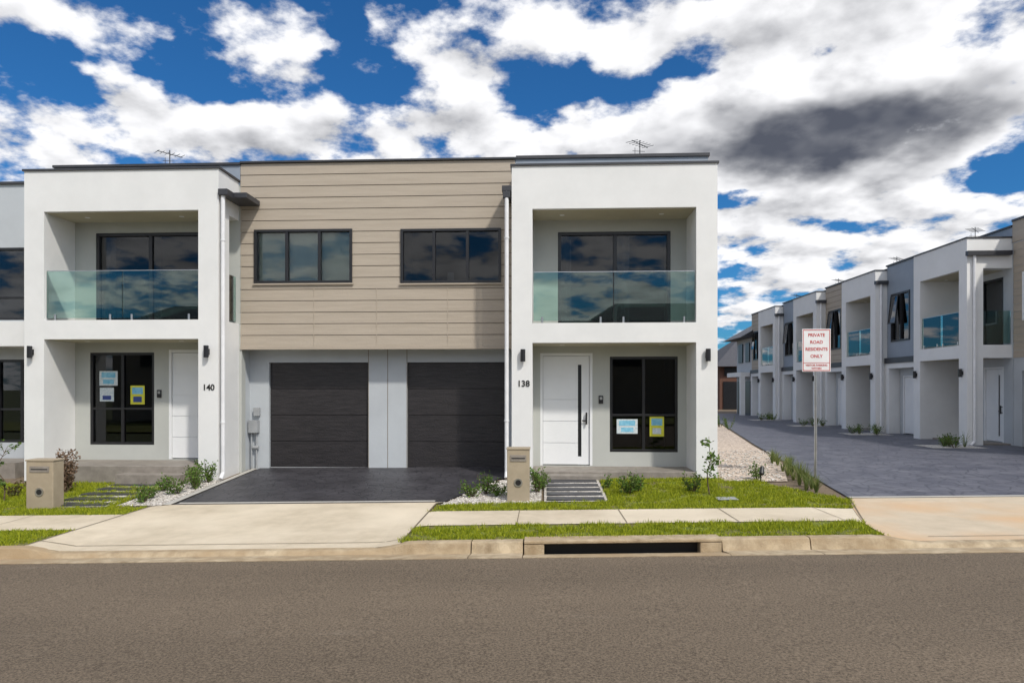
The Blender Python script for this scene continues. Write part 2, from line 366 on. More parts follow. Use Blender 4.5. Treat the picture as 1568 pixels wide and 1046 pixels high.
# ------------------------------------------------------------------ building parts
def window(par,x0,x1,z0,z1,y,vs=(),hs=(),f=0.06,g='glass',name='window',proud=0.03,fm='frame'):
    p=P(); a=y-proud; b=y+0.06
    p.box(x0,x0+f,a,b,z0,z1).box(x1-f,x1,a,b,z0,z1).box(x0+f,x1-f,a,b,z0,z0+f).box(x0+f,x1-f,a,b,z1-f,z1)
    for v in vs: p.box(v-f*.55,v+f*.55,a+.006,b,z0+f,z1-f)
    for h in hs: p.box(x0+f,x1-f,a+.012,b-.006,h-f*.4,h+f*.4)
    p.obj(name+'_frame',M[fm],par,0.004)
    P().box(x0+f,x1-f,y+.02,y+.026,z0+f,z1-f).obj(name+'_glass',M[g],par)
def wing(par,x0,x1,pw,yf,yb,zbot,s0,s1,zo,zt,openside=None,lowopen=False):
    p=P()
    for side,(a,b) in (('L',(x0,x0+pw)),('R',(x1-pw,x1))):
        if openside==side:
            p.box(a,b,yf,yf+.5,zbot,zt); yo=yf+.5
            p.box(a+.003,b-.003,yo,yb-.003,(s0 if lowopen else zbot),s1-.003); p.box(a+.003,b-.003,yo,yb-.003,zo,zt-.003)
        else: p.box(a,b,yf,yb-.003,zbot,zt)
    p.box(x0+pw,x1-pw,yf,yb-.003,s0,s1); p.box(x0+pw,x1-pw,yf,yb-.003,zo,zt)
    p.obj('balcony_frame',M['white'],par)
    P().box(x0-.03,x1+.03,yf-.03,yb-.005,zt+.001,zt+.045).obj('parapet_capping',M['cap'],par)
    P().box(x0+pw+.004,x1-pw-.004,yf+.12,yb-.03,zo-.012,zo-.002).obj('balcony_soffit',M['soffit'],par)
    P().box(x0+pw+.004,x1-pw-.004,yf+.12,yb-.03,s0-.012,s0-.002).obj('porch_soffit',M['soffit'],par)
    xm=(x0+x1)/2
    P().box(x0+pw+.02,xm-.01,yf+.06,yf+.072,s1+.05,s1+1.08).box(xm+.01,x1-pw-.02,yf+.06,yf+.072,s1+.05,s1+1.08).obj('balustrade_glass',M['bal'],par)
    q=P()
    for t in (0.06,0.42,0.56,0.93):
        x=x0+pw+(x1-x0-2*pw)*t; q.cyl((x,yf+.066,s1),(x,yf+.066,s1+.13),.024)
    q.box(x0+pw+.02,x1-pw-.02,yf+.055,yf+.077,s1+1.081,s1+1.095)
    q.obj('balustrade_spigots',M['steel'],par)
    q=P()
    for t in (.25,.75):
        for zz in (zo,s0):
            q.cyl((x0+(x1-x0)*t,(yf+yb)/2,zz-.018),(x0+(x1-x0)*t,(yf+yb)/2,zz-.0125),.055,n=16)
    q.obj('downlights',M['doorwhite'],par)
    if openside:
        a,b=((x0,x0+pw) if openside=='L' else (x1-pw,x1)); c=b-.08 if openside=='R' else a+.07
        P().box(c,c+.012,yf+.52,yb-.02,s1+.05,s1+1.08).obj('balustrade_glass_side',M['bal'],par)
def wall_light(par,x,y,z):
    q=P(); q.cyl((x,y-.075,z-.13),(x,y-.075,z+.13),.052,n=16); q.box(x-.045,x+.045,y-.03,y,z-.06,z+.06)
    q.obj('wall_light',M['frame'],par)
def front_door(par,x0,x1,z0,z1,y):
    p=P(); f=.06
    p.box(x0,x0+f,y-.03,y+.06,z0,z1).box(x1-f,x1,y-.03,y+.06,z0,z1).box(x0+f,x1-f,y-.03,y+.06,z1-f,z1)
    p.obj('door_frame',M['doorwhite'],par,0.004)
    p=P(); a,b=x0+f+.006,x1-f-.006; gx=b-.22
    n=5; H=(z1-f-.006-z0-.02)/n
    for k in range(n):
        zz=z0+.02+k*H
        p.box(a,gx-.04,y+.008,y+.05,zz+.006,zz+H-.006)
    p.box(gx+.04,b,y+.012,y+.05,z0+.02,z1-f-.006)
    p.box(a,gx-.041,y+.024,y+.048,z0+.02,z1-f-.008)
    p.box(gx-.04,gx+.04,y+.012,y+.05,z0+.02,z0+.2); p.box(gx-.04,gx+.04,y+.012,y+.05,z1-f-.2,z1-f-.006)
    p.obj('door_leaf',M['doorwhite'],par)
    P().box(gx-.04,gx+.04,y+.03,y+.04,z0+.2,z1-f-.2).obj('door_glass_strip',M['frame'],par)
    q=P(); q.box(b-.09,b-.05,y-.06,y-.03,z0+.93,z0+1.2).box(b-.085,b-.055,y-.03,y+.02,z0+.95,z0+.98).box(b-.085,b-.055,y-.03,y+.02,z0+1.14,z0+1.17).box(b-.17,b-.09,y-.05,y-.035,z0+1.0,z0+1.03)
    q.obj('door_handle',M['frame'],par,0.004)
def garage(par,x0,x1,z0,z1,y):
    p=P(); n=4; H=(z1-z0)/n
    for k in range(n):
        p.box(x0,x1,y,y+.04,z0+k*H+.007,z0+(k+1)*H-.007)
    p.box(x0,x1,y+.022,y+.045,z0,z1)
    p.obj('garage_door',M['garage'],par,0.004)
    P().box(x0,x1,y-.01,y+.02,z0-.03,z0+.012).obj('garage_seal',M['meter'],par)
def siding(par,x0,x1,y,z0,z1,holes=(),n=16,m='siding'):
    H=(z1-z0)/n; q=P()
    def strip(a,b,c,d,zA):
        f0=lambda z:y-.006-.011*(1-(z-zA)/H)
        i=len(q.v); q.v+=[(a,f0(c),c),(b,f0(c),c),(b,f0(d),d),(a,f0(d),d),(a,y,c),(b,y,c),(b,y,d),(a,y,d)]
        q.f+=[(i,i+1,i+2,i+3),(i,i+4,i+5,i+1),(i+3,i+2,i+6,i+7),(i,i+3,i+7,i+4),(i+1,i+5,i+6,i+2)]
    for k in range(n):
        c=z0+k*H; d=c+H-.012
        cuts=sorted(set([c,d]+[z for h in holes for z in(h[2],h[3]) if c<z<d]))
        for c1,d1 in zip(cuts,cuts[1:]):
            xs=sorted([x0,x1]+[x for h in holes if h[2]<(c1+d1)/2<h[3] for x in (h[0],h[1])])
            for a,b in zip(xs[::2],xs[1::2]): strip(a,b,c1,d1,c)
    q.obj('cladding_boards',M[m],par)
def antenna(x,y,z,s=1.0):
    q=P(); q.cyl((x,y,z),(x,y,z+.62*s),.012)
    q.cyl((x-.22*s,y-.2*s,z+.55*s),(x+.22*s,y+.2*s,z+.5*s),.009)
    for k in range(6):
        f=-1+k*.4; xx=x+.22*s*f; yy=y+.2*s*f; q.cyl((xx-.13*s,yy+.12*s,z+.54*s),(xx+.13*s,yy-.12*s,z+.52*s),.006)
    q.cyl((x-.18*s,y,z+.36*s),(x+.12*s,y,z+.34*s),.006); q.cyl((x-.12*s,y,z+.44*s),(x-.12*s,y,z+.28*s),.006)
    return q.obj('tv_antenna',M['cap'])
def downpipe(par,x,y,z0,z1,s='pipe'):
    q=P(); q.cyl((x,y,z0+.1),(x,y,z1),.045,n=14); q.cyl((x,y,z0+.12),(x,y-.12,z0),.045,n=14)
    for z in (z0+1.2,z1-1.0): q.cyl((x,y,z),(x,y,z+.03),.055,n=14)
    q.obj('downpipe',M[s],par)

# ------------------------------------------------------------------ main townhouse pair
T=empty('townhouse')
YB=15.5; YF=14.5; GY=16.0
RW=(1.48,3.0,0.37,2.52); RD=(-.09,1.09,.06,2.6); RS=(.31,2.84,3.2,5.34)
LW=(-10.62,-9.08,.49,2.64); LD=(-8.73,-7.55,.16,2.7); LS=(-10.48,-7.94,3.3,5.43)
SW=[(-6.69,-4.40,4.22,5.46),(-3.28,-.98,4.20,5.44)]
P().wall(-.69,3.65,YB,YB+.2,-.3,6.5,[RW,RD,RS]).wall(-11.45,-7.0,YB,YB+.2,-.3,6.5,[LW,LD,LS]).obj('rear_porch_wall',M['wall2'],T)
P().wall(-7.0,-.69,YB+.001,YB+.2,2.77,7.0,SW).obj('cladding_backing',M['sid_groove'],T)
P().box(-7.25,-7.031,YB+.202,GY+.2,-.3,2.77).box(-.659,-.45,YB+.202,GY+.2,-.3,2.77).obj('garage_return_wall',M['greywall'],T)
siding(T,-7.02,-.66,YB,2.77,7.0,SW,16)
box('cladding_base_trim',-7.02,-.66,YB-.03,YB+.1,2.70,2.768,'siding',T)
for x in (-3.84,-5.3,-2.2): box('cladding_joiner',x-.006,x+.006,YB-.020,YB-.002,2.78,4.15,'siding',T)
box('roof_parapet',-11.47,-7.03,YB-.01,YB+.19,6.5,6.96,'bluegrey',T); box('roof_parapet',-.65,3.67,YB-.01,YB+.19,6.5,7.0,'bluegrey',T)
box('roof_parapet_capping',-11.5,-7.02,YB-.05,YB+.26,6.965,7.02,'cap',T); box('roof_parapet_capping',-7.019,-.641,YB-.06,YB+.26,7.001,7.04,'cap',T)
box('roof_parapet_capping',-.64,3.7,YB-.05,YB+.26,7.001,7.07,'cap',T)
P().box(-11.45,-11.25,YB+.201,24,-.3,6.95).box(3.45,3.65,YB+.201,24,-.3,6.95).box(-11.249,3.449,23.8,24,-.3,6.95).obj('side_walls',M['white'],T)
box('roof',-11.249,3.449,YB+.201,23.79,6.7,6.85,'bluegrey',T)
P().box(-11.249,3.449,GY+.21,23.79,2.8,3.0).box(-11.249,-7.3,YB+.201,GY+.2,2.801,3.001).box(-.4,3.449,YB+.201,GY+.2,2.801,3.001).box(-7.298,-.402,YB+.201,GY+.2,2.78,3.0).obj('floor_slab',M['floorin'],T)
P().box(-11.2,3.4,19.5,19.6,-.1,2.79).box(-11.2,3.4,19.5,19.6,3.01,6.69).box(-3.9,-3.8,YB+.21,19.49,3.01,6.69).box(-7.1,-7.0,YB+.21,19.49,3.01,6.69).box(-.7,-.6,YB+.21,19.49,3.01,6.69).box(-7.1,-7.0,GY+.21,19.49,-.1,2.79).box(-.7,-.6,GY+.21,19.49,-.1,2.79).obj('partitions',M['inter'],T)
P().box(-11.24,-7.26,YB+.201,19.49,-.1,.05).box(-.44,3.44,YB+.201,19.49,-.1,.05).obj('ground_floor',M['floorin'],T)
GL=(-6.56,-4.16,-.3,2.42); GR=(-3.24,-.84,-.3,2.42)
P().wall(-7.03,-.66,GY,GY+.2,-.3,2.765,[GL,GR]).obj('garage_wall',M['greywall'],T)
box('garage_soffit',-7.02,-.66,YB+.1,GY+.0,2.766,2.779,'soffit',T)
for g in (GL,GR): garage(T,g[0]+.005,g[1]-.005,-.085,2.42,GY+.08)
for x in (-4.16,-3.24,-3.7): box('wall_joint',x-.006,x+.006,GY-.004,GY-.001,-.1,2.76,'joint',T)
wing(T,-.69,3.63,.44,YF,YB,-.3,2.77,3.19,5.61,6.52)
wing(T,-11.43,-7.06,.45,YF,YB,-.35,2.88,3.30,5.68,6.57,'R')
window(T,*RW,YB+.04,vs=((RW[0]+RW[1])/2,),hs=(1.2,)); window(T,*LW,YB+.04,vs=((LW[0]+LW[1])/2,),hs=(1.33,))
window(T,*RS,YB+.04,vs=(1.60,),f=.075,name='sliding_door'); window(T,*LS,YB+.04,vs=(-9.18,),f=.075,name='sliding_door')
for k,s in enumerate(SW):
    w=(s[1]-s[0])/3; window(T,*s,YB-.01,vs=(s[0]+w,s[0]+2*w),f=.06,name='bedroom_window',proud=.045,g='glassclear' if k==0 else 'glass')
    box('window_flashing',s[0]-.03,s[1]+.03,YB-.06,YB-.03,s[2]-.035,s[2]-.002,'siding',T)
box('roller_blind',-6.62,-5.98,YB+.1,YB+.11,4.28,5.42,'blind',T); box('roller_blind',-5.96,-5.2,YB+.09,YB+.10,4.28,5.42,'curtain',T); box('roller_blind',-5.18,-4.43,YB+.1,YB+.11,4.28,5.42,'blind',T)
box('towel',-2.25,-2.1,YB+.3,YB+.31,4.2,4.5,'curtain',T)
def curtain(x0,x1,z0,z1,y,m='curtain'):
    q=P(); n=int((x1-x0)/.02)
    for k in range(n+1):
        x=x0+(x1-x0)*k/n; yy=y+.03*math.sin(k*.9)
        q.v+=[(x,yy,z0),(x,yy,z1)]
        if k: q.f.append((2*k-2,2*k,2*k+1,2*k-1))
    q.obj('curtain',M[m],T)
curtain(.36,.62,3.25,5.33,YB+.3); curtain(1.68,1.95,3.25,5.33,YB+.3); curtain(-10.4,-10.2,3.35,5.4,YB+.3)
front_door(T,*RD,YB+.03); front_door(T,*LD,YB+.03)
yP=YB+.052
def post(x,z,w,h,a,b_,c=None):
    box('poster',x,x+w,yP,yP+.002,z,z+h,a,T)
    box('poster_print',x+w*.12,x+w*.88,yP-.003,yP-.001,z+h*.55,z+h*.9,b_,T)
    if c: box('poster_print',x+w*.2,x+w*.8,yP-.003,yP-.001,z+h*.12,z+h*.42,c,T)
post(1.64,.78,.47,.33,'paper','blue','blue'); post(2.38,.72,.32,.45,'yellow','blue','paper')
post(-10.43,1.87,.44,.34,'paper','blue','blue'); post(-10.42,1.50,.34,.32,'paper','paper','navy'); post(-9.68,1.43,.34,.44,'yellow','blue','navy')
wall_light(T,-.45,YF,2.50); wall_light(T,3.42,YF,2.50); wall_light(T,-7.30,YF,2.60); wall_light(T,-11.25,YF,2.60)
text('house_number','138',-.44,YF-.008,1.90,.18,'black',T); text('house_number','140',-7.28,YF-.008,1.82,.18,'black',T)
for x,z in((1.28,1.55),(-8.95,1.68)):
    P().box(x-.05,x+.05,YB-.03,YB-.001,z-.09,z+.09).obj('intercom',M['frame'],T,.006); box('intercom_screen',x-.03,x+.03,YB-.034,YB-.031,z+.0,z+.06,'steel',T)
downpipe(T,-.80,YF+.05,-.1,6.0); downpipe(T,-6.97,YF+.02,-.15,6.0)
p=P().box(-.90,-.70,YF+.0,YB-.04,6.0,6.12).box(-.88,-.72,YF+.0,YF+.14,5.86,6.0); p.obj('gutter',M['cap'],T,.01)
p=P().box(-7.05,-6.55,YF+.25,YB-.04,6.0,6.12).box(-7.05,-6.84,YF-.06,YF+.25,5.98,6.12); p.obj('gutter',M['cap'],T,.01)
P().box(-.24,3.19,YF-.0,YB-.001,-.25,.045).obj('porch',M['porch'],T,.01); P().box(-.24,1.3,YF-.32,YF-.002,-.3,-.0).obj('porch_step',M['porch'],T,.01)
P().box(-10.98,-7.52,YF-.25,YB-.001,-.3,.14).obj('porch',M['porch'],T,.01); P().box(-9.0,-7.6,YF-.58,YF-.252,-.3,.0).obj('porch_step',M['porch'],T,.01)
q=P(); q.box(-7.0,-6.78,GY-.16,GY-.01,.75,1.05); q.cyl((-6.95,GY-.08,-.1),(-6.95,GY-.08,.75),.02); q.cyl((-6.83,GY-.08,-.1),(-6.83,GY-.08,.75),.02); q.cyl((-6.92,GY-.08,.4),(-6.78,GY-.08,.4),.045); q.box(-6.9,-6.76,GY-.1,GY-.01,1.15,1.35)
q.obj('gas_meter',M['meter'],T,.008)
antenna(-9.1,16.2,7.0,.95); antenna(2.25,16.2,7.05,.95)

# ------------------------------------------------------------------ neighbour on the left
Nn=empty('townhouse')
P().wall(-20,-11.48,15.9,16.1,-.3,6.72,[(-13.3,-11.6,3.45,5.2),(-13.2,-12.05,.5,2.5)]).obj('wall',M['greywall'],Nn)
box('parapet_capping',-20,-11.52,15.85,16.2,6.721,6.78,'cap',Nn); box('side_wall',-20,-11.5,16.62,24,-.3,6.7,'inter',Nn)
window(Nn,-13.3,-11.6,3.45,5.2,15.93,vs=(-12.5,),hs=(4.0,)); window(Nn,-13.2,-12.05,.5,2.5,15.93,vs=(-12.6,),hs=(1.3,))
box('balcony_beam',-16,-11.50,15.2,15.88,2.78,3.35,'white',Nn); box('porch_pier',-11.95,-11.50,15.2,15.88,-.35,2.779,'white',Nn)
box('porch',-16,-11.96,14.9,15.89,-.3,.12,'porch',Nn); wall_light(Nn,-11.72,15.2,2.1)

# ------------------------------------------------------------------ row of townhouses on the private road (local frame turned to face -X)
def row_unit(Y0,kind):
    U=empty('townhouse'); U.location=(13.4,0,0); U.rotation_euler=(0,0,R(-90))
    x1=-Y0; x0=-(Y0+6.0); xw0=x1-3.15
    D=1.4; m=.45
    W=(x0+.35,x0+1.75,3.65,5.55)
    P().wall(x0,x1,D,D+.2,-.2,6.4,[(xw0+.4,xw0+1.45,.3,2.5),(xw0+1.72,xw0+2.72,.05,2.5),(xw0+.6,xw0+2.7,3.2,5.4),(x0+.35,x0+2.6,-.2,2.35)]).obj('wall',M['greywall'] ,U)
    P().box(x0,x1,D+2.4,D+9,-.2,6.6).obj('body',M['inter'],U)
    P().box(x0,x0+.1,D+.21,D+2.39,-.2,6.6).box(x1-.1,x1,D+.21,D+2.39,-.2,6.6).obj('party_wall',M['inter'],U)
    box('roof',x0,x1,D+.21,D+2.39,6.601,6.7,'bluegrey',U)
    box('parapet',xw0,x1,D-.02,D+.2,6.401,6.9,'bluegrey',U); box('parapet_capping',xw0,x1,D-.06,D+.3,6.901,6.96,'cap',U)
    P().wall(x0+.02,xw0-.01,m,m+.15,2.9,6.7,[W]).obj('upper_wall',M['bluegrey' if kind else 'sid_groove'],U)
    if not kind: siding(U,x0+.02,xw0-.01,m,2.9,6.7,[W],15)
    P().box(x0+.02,xw0-.01,m+.151,D-.002,2.9,3.05).box(x0+.02,xw0-.01,m+.151,D-.002,6.5,6.7).obj('upper_floor',M['white'],U)
    box('upper_capping',x0+.02,xw0-.03,m-.06,D-.07,6.701,6.76,'cap',U)
    window(U,*W,m+.03,vs=((W[0]+W[1])/2,),f=.07,proud=.06,g='glassdark')
    box('roller_blind',W[0]+.08,W[0]+.66,m+.12,m+.13,W[2]+.9,W[3]-.07,'blind',U)
    # far sash held slightly open
    o=P().box(0,.05,-.03,0,-1.1,0).box(.53,.58,-.03,0,-1.1,0).box(.05,.53,-.03,0,-.05,0).box(.05,.53,-.03,0,-1.1,-1.05).obj('awning_sash',M['frame'],U)
    o.location=(W[0]+.07,m-.045,5.45); o.rotation_euler=(R(-6),0,0)
    o2=P().box(.05,.53,-.018,-.012,-1.05,-.05).obj('awning_glass',M['glassdark'],U); o2.location=o.location; o2.rotation_euler=o.rotation_euler
    box('porch_flashing',x0+.02,xw0-.02,m-.12,m-.03,2.80,3.02,'cap',U); box('porch_beam',x0+.02,xw0-.02,m-.08,m+.2,2.6,2.799,'white',U)
    wing(U,xw0,x1-.02,.42,0,D,-.2,2.77,3.19,5.61,6.56,'R',True)
    window(U,xw0+.4,xw0+1.45,.3,2.5,D+.04,vs=(xw0+.95,),hs=(1.1,)); front_door(U,xw0+1.72,xw0+2.72,.05,2.5,D+.03)
    window(U,xw0+.6,xw0+2.7,3.2,5.4,D+.04,vs=(xw0+1.65,),f=.07,name='sliding_door')
    P().wall(x0+.32,xw0-.01,m+.35,m+.47,-.2,2.598,[(x0+.55,x0+1.6,.0,2.3)]).obj('entry_wall',M['greywall'],U)
    front_door(U,x0+.55,x0+1.6,.02,2.3,m+.38)
    box('pier',x0+.02,x0+.3,m-.08,D-.03,-.2,2.599,'white',U)
    wall_light(U,xw0+.2,0,2.3); wall_light(U,x1-.25,0,2.3)
    downpipe(U,x1+.04,.2,0,6.0); box('gutter',x1-.015,x1+.14,-.05,D-.1,6.0,6.14,'cap',U)
    box('porch',xw0+.43,x1-.1,.43,D-.001,-.2,.05,'porch',U)
for k,Y0 in enumerate((22.3,28.3,34.3,40.3)): row_unit(Y0,k%2==0)
U=empty('townhouse'); U.location=(13.4,0,0); U.rotation_euler=(0,0,R(-90))
D=1.4
P().wall(-22.28,-16.3,D,D+.2,-.2,6.4,[(-21.9,-19.6,-.2,2.35),(-21.8,-20.4,3.9,5.4)]).obj('wall',M['greywall'],U)
siding(U,-22.26,-16.4,D,2.77,6.38,[(-21.8,-20.4,3.9,5.4)],15)
box('parapet',-22.28,-16.3,D-.03,D+.2,6.401,7.05,'siding',U); box('parapet_capping',-22.28,-16.3,D-.06,D+.3,7.051,7.12,'cap',U)
box('body',-22.28,-16.3,D+.6,D+9,-.2,6.6,'inter',U); garage(U,-21.89,-19.61,0,2.35,D+.1)
window(U,-21.8,-20.4,3.9,5.4,D,vs=(-21.1,),g='glassdark',proud=.06,fm='doorwhite')
E=empty('townhouse') 
P().box(13.9,22,46.4,50,-.2,5.4).obj('walls',M['greywall'],E)
p=P(); p.v=[(13.0,46.0,5.2),(23,46.0,5.2),(23,50.5,5.2),(13.0,50.5,5.2),(17.8,46.0,7.9),(17.8,50.5,7.9)]
p.f=[(0,1,4),(2,3,5),(0,4,5,3),(1,2,5,4),(0,3,2,1)]; p.obj('roof',M['cap'],E)
for (a,b) in ((46.8,47.7),(48.4,49.4)):
    box('window',13.82,13.89,a,b,3.6,4.9,'frame',E); box('garage_opening',13.82,13.89,a-.2,b+.2,0,2.3,'frame',E)
box('porch',13.2,13.81,46.6,50,2.6,2.9,'white',E); box('pier',13.2,13.5,46.6,46.9,-.1,2.59,'white',E)
for y in (22.2,25.5,31,37,43): antenna(15.6,y,6.9,1.2)
M['tiles']=mat('roof_tiles',(0.05,0.05,0.06),(0.09,0.09,0.10),6,0.8,0.5,8,stretch=(1,8,8))
Hh=empty('brick_house'); box('walls',15.2,26,60,70,-.2,3.9,'brick',Hh); box('garage_opening',15.5,17.8,59.9,59.99,0,2.4,'frame',Hh); box('window',15.6,17.0,59.9,59.99,2.9,3.6,'frame',Hh)
p=P(); p.v=[(14.6,59.3,3.7),(26.7,59.3,3.7),(26.7,70.7,3.7),(14.6,70.7,3.7),(18.5,65,6.8),(22.5,65,6.8)]; p.f=[(0,1,5,4),(2,3,4,5),(0,4,3),(1,2,5),(0,3,2,1)]
p.obj('tiled_roof',M['tiles'],Hh)
box('timber_fence',3.66,9.3,51,51.1,-.1,1.8,'brick')
for x in (-24,-8,8,24):
    e=empty('house'); box('walls',x-6,x+6,-24,-15,-.4,5.2,'siding',e)
    p=P(); p.v=[(x-6.6,-24.6,5.2),(x+6.6,-24.6,5.2),(x+6.6,-14.4,5.2),(x-6.6,-14.4,5.2),(x-3,-19.5,7.8),(x+3,-19.5,7.8)]; p.f=[(0,1,5,4),(2,3,4,5),(0,4,3),(1,2,5),(0,3,2,1)]
    p.obj('roof',M['tiles'],e); box('window',x-4,x-1.5,-14.99,-14.95,3.3,4.7,'frame',e); box('garage_door',x+1,x+5,-14.99,-14.95,-.3,2.2,'doorwhite',e)

# ------------------------------------------------------------------ street furniture
def mailbox(x,y,w,h):
    e=empty('mailbox'); z=zg(x,y)-.02
    P().box(x-w/2,x+w/2,y,y+.28,z,z+h).obj('body',M['mailbox'],e,.012)
    P().box(x-w/2-.012,x+w/2+.012,y-.012,y+.292,z+h+.001,z+h+.03).obj('cap',M['mailbox'],e,.006)
    q=P(); q.box(x-w*.36,x+w*.36,y-.012,y-.001,z+h*.78,z+h*.90); q.obj('letter_flap',M['porch'],e,.003)
    P().box(x-w*.30,x+w*.30,y-.016,y-.0125,z+h*.83,z+h*.85).obj('slot',M['frame'],e)
    P().cyl((x,y+.0,z+h*.38),(x,y-.014,z+h*.38),.075,n=28).obj('paper_ring',M['steel'],e)
    P().cyl((x,y-.0141,z+h*.38),(x,y-.017,z+h*.38),.05,n=24).obj('paper_hole',M['frame'],e)
mailbox(-.46,12.1,.40,.94); mailbox(-8.98,11.75,.50,.88)
S=empty('private_road_sign'); sx,sy=5.62,14.4
P().cyl((sx,sy+.03,-.2),(sx,sy+.03,3.0),.03,n=14).obj('post',M['steel'],S)
P().box(sx-.29,sx+.29,sy-.012,sy-.004,2.15,3.03).obj('panel',M['signwhite'],S,.003)
P().box(sx-.275,sx+.275,sy-.0145,sy-.0125,2.165,2.18).box(sx-.275,sx+.275,sy-.0145,sy-.0125,2.999,3.014).box(sx-.275,sx-.262,sy-.0145,sy-.0125,2.181,2.998).box(sx+.262,sx+.275,sy-.0145,sy-.0125,2.181,2.998).box(sx-.26,sx+.26,sy-.0145,sy-.0125,2.325,2.335).obj('border',M['red'],S)
for k,t in enumerate(('PRIVATE','ROAD','RESIDENTS','ONLY')): text('lettering',t,sx,sy-.014,2.90-k*.145,.092,'red',S,.001)
text('lettering','VISITOR PARKING',sx,sy-.014,2.28,.055,'red',S,.001); text('lettering','WITHIN',sx,sy-.014,2.215,.055,'red',S,.001)

# ------------------------------------------------------------------ plants
def leafq(p,c,d,L,w):
    d=d.normalized(); s=d.cross(Vector((random.gauss(0,1),random.gauss(0,1),random.gauss(0,1)))).normalized()*w
    i=len(p.v); p.v+=[tuple(c),tuple(c+d*L*.45+s),tuple(c+d*L),tuple(c+d*L*.45-s)]; p.f.append((i,i+1,i+2,i+3))
def shrub(x,y,h,r,n=9,m='leaf',leaf=.055,name='shrub'):
    e=empty(name); z=zg(x,y); st=P(); lf=P()
    for k in range(n):
        a=random.uniform(0,6.28); rr=r*random.uniform(.2,1); hh=h*random.uniform(.5,1)
        top=Vector((x+math.cos(a)*rr,y+math.sin(a)*rr,z+hh)); b=Vector((x+math.cos(a)*rr*.15,y+math.sin(a)*rr*.15,z))
        st.cyl(b,top,.007,.003,5)
        for _ in range(int(26*max(.6,h/.4))):
            t=random.uniform(.2,1.02); c=b.lerp(top,t)+Vector([random.gauss(0,.03) for _ in range(3)])
            leafq(lf,c,Vector((random.gauss(0,1),random.gauss(0,1),random.gauss(.4,.7))),leaf*random.uniform(.6,1.3),leaf*.28)
    st.obj('stems',M['bark'],e); lf.obj('foliage',M[m],e)
def strappy(x,y,h,n=40):
    e=empty('strappy_plant'); z=zg(x,y); p=P()
    for _ in range(n):
        a=random.uniform(0,6.28); d=Vector((math.cos(a),math.sin(a),0)); hh=h*random.uniform(.6,1.1); sp=random.uniform(.1,.7)*h
        s=d.cross(Vector((0,0,1)))*.008; i=len(p.v)
        for t in (0,.4,.75,1.0):
            c=Vector((x,y,z))+d*(sp*t*t+.02)+Vector((0,0,hh*(t-.25*t*t*t*sp/h*1.5))); w=1-t*.85
            p.v+=[tuple(c-s*w),tuple(c+s*w)]
        for k in range(3): p.f.append((i+2*k,i+2*k+1,i+2*k+3,i+2*k+2))
    p.obj('leaves',M['flax'],e)
def sapling(x,y,h,name='young_tree'):
    e=empty(name); z=zg(x,y); st=P(); lf=P(); b=Vector((x,y,z)); pts=[b]
    for k in range(1,6): pts.append(Vector((x+random.gauss(0,.02)*k,y+random.gauss(0,.02)*k,z+h*k/5)))
    for k in range(5): st.cyl(pts[k],pts[k+1],.014*(1-k*.15),.014*(1-(k+1)*.15),7)
    for k in range(11):
        t=random.uniform(.25,1); i=min(4,int(t*5)); c=pts[i].lerp(pts[i+1],t*5-i)
        a=random.uniform(0,6.28); d=Vector((math.cos(a),math.sin(a),.7)); L=random.uniform(.1,.26)*(h)
        st.cyl(c,c+d*L,.006,.002,5)
        for _ in range(16):
            q=c+d*L*random.uniform(.4,1.05)+Vector([random.gauss(0,.025) for _ in range(3)]); leafq(lf,q,Vector((random.gauss(0,1),random.gauss(0,1),random.gauss(0,.7))),.075*random.uniform(.6,1.2),.02)
    st.obj('trunk',M['bark'],e); lf.obj('foliage',M['leaf'],e)
for x,y,h,r in ((-1.35,12.5,.30,.22),(-1.1,12.8,.38,.26),(-.85,12.6,.30,.2),(-.12,12.9,.5,.22),(-.05,13.3,.35,.2),
    (1.55,12.7,.42,.26),(1.75,12.9,.38,.2),(2.75,12.8,.36,.24),(-7.25,13.9,.5,.3),(-7.05,13.5,.42,.3),(-7.2,13.0,.38,.28),(-7.5,12.6,.3,.25),(-7.4,12.3,.25,.2),(-7.15,14.2,.55,.25),(-7.6,13.3,.3,.2)):
    shrub(x,y,h,r,12)
shrub(4.35,14.2,.35,.2); shrub(1.2,13.3,.25,.15,6)
for x,y in ((-10.4,12.9),(-10.1,13.2)): shrub(x,y,.35,.3,8,'leafred')
shrub(-9.6,13.3,.85,.3,14,'dry',.07,'dried_shrub')
sapling(3.0,12.55,1.05); sapling(-10.25,12.5,1.05)
for k in range(13):
    t=k/12; strappy(5.0+t*.65+random.gauss(0,.06),12.7+t*4.4,random.uniform(.3,.42),60)
for k in range(5): strappy(4.85+k*.1,12.9+k*.6,.3,35)
for x,y in ((12.6,21.6),(12.7,27.4),(12.7,33.3),(12.6,39.4)):
    sheet('pebble_bed',rect(x-.9,x+.75,y-.5,y+.7),.012,'pebble')
    for _ in range(4): shrub(x+random.uniform(-.5,.5),y+random.uniform(-.3,.4),.4,.28,7)
    strappy(x+.3,y,.6,30)
for k in range(7): shrub(8.0+k*.25,30+k*2.5,.6,.4,8)
g=empty('garden_spotlight'); q=P(); q.cyl((4.35,13.95,zg(4.35,13.95)),(4.35,13.95,zg(4.35,13.95)+.18),.012); q.cyl((4.35,13.9,zg(4.35,13.95)+.16),(4.39,13.99,zg(4.35,13.95)+.30),.05,.035,14); q.obj('lamp_head',M['frame'],g)
sheet('water_meter_cover',rect(3.0,3.35,11.9,12.2),.035,'meter')
p=P()
ico=bmesh.new(); bmesh.ops.create_icosphere(ico,subdivisions=1,radius=1); iv=[v.co.copy() for v in ico.verts]; iff=[[v.index for v in f.verts] for f in ico.faces]; ico.free()
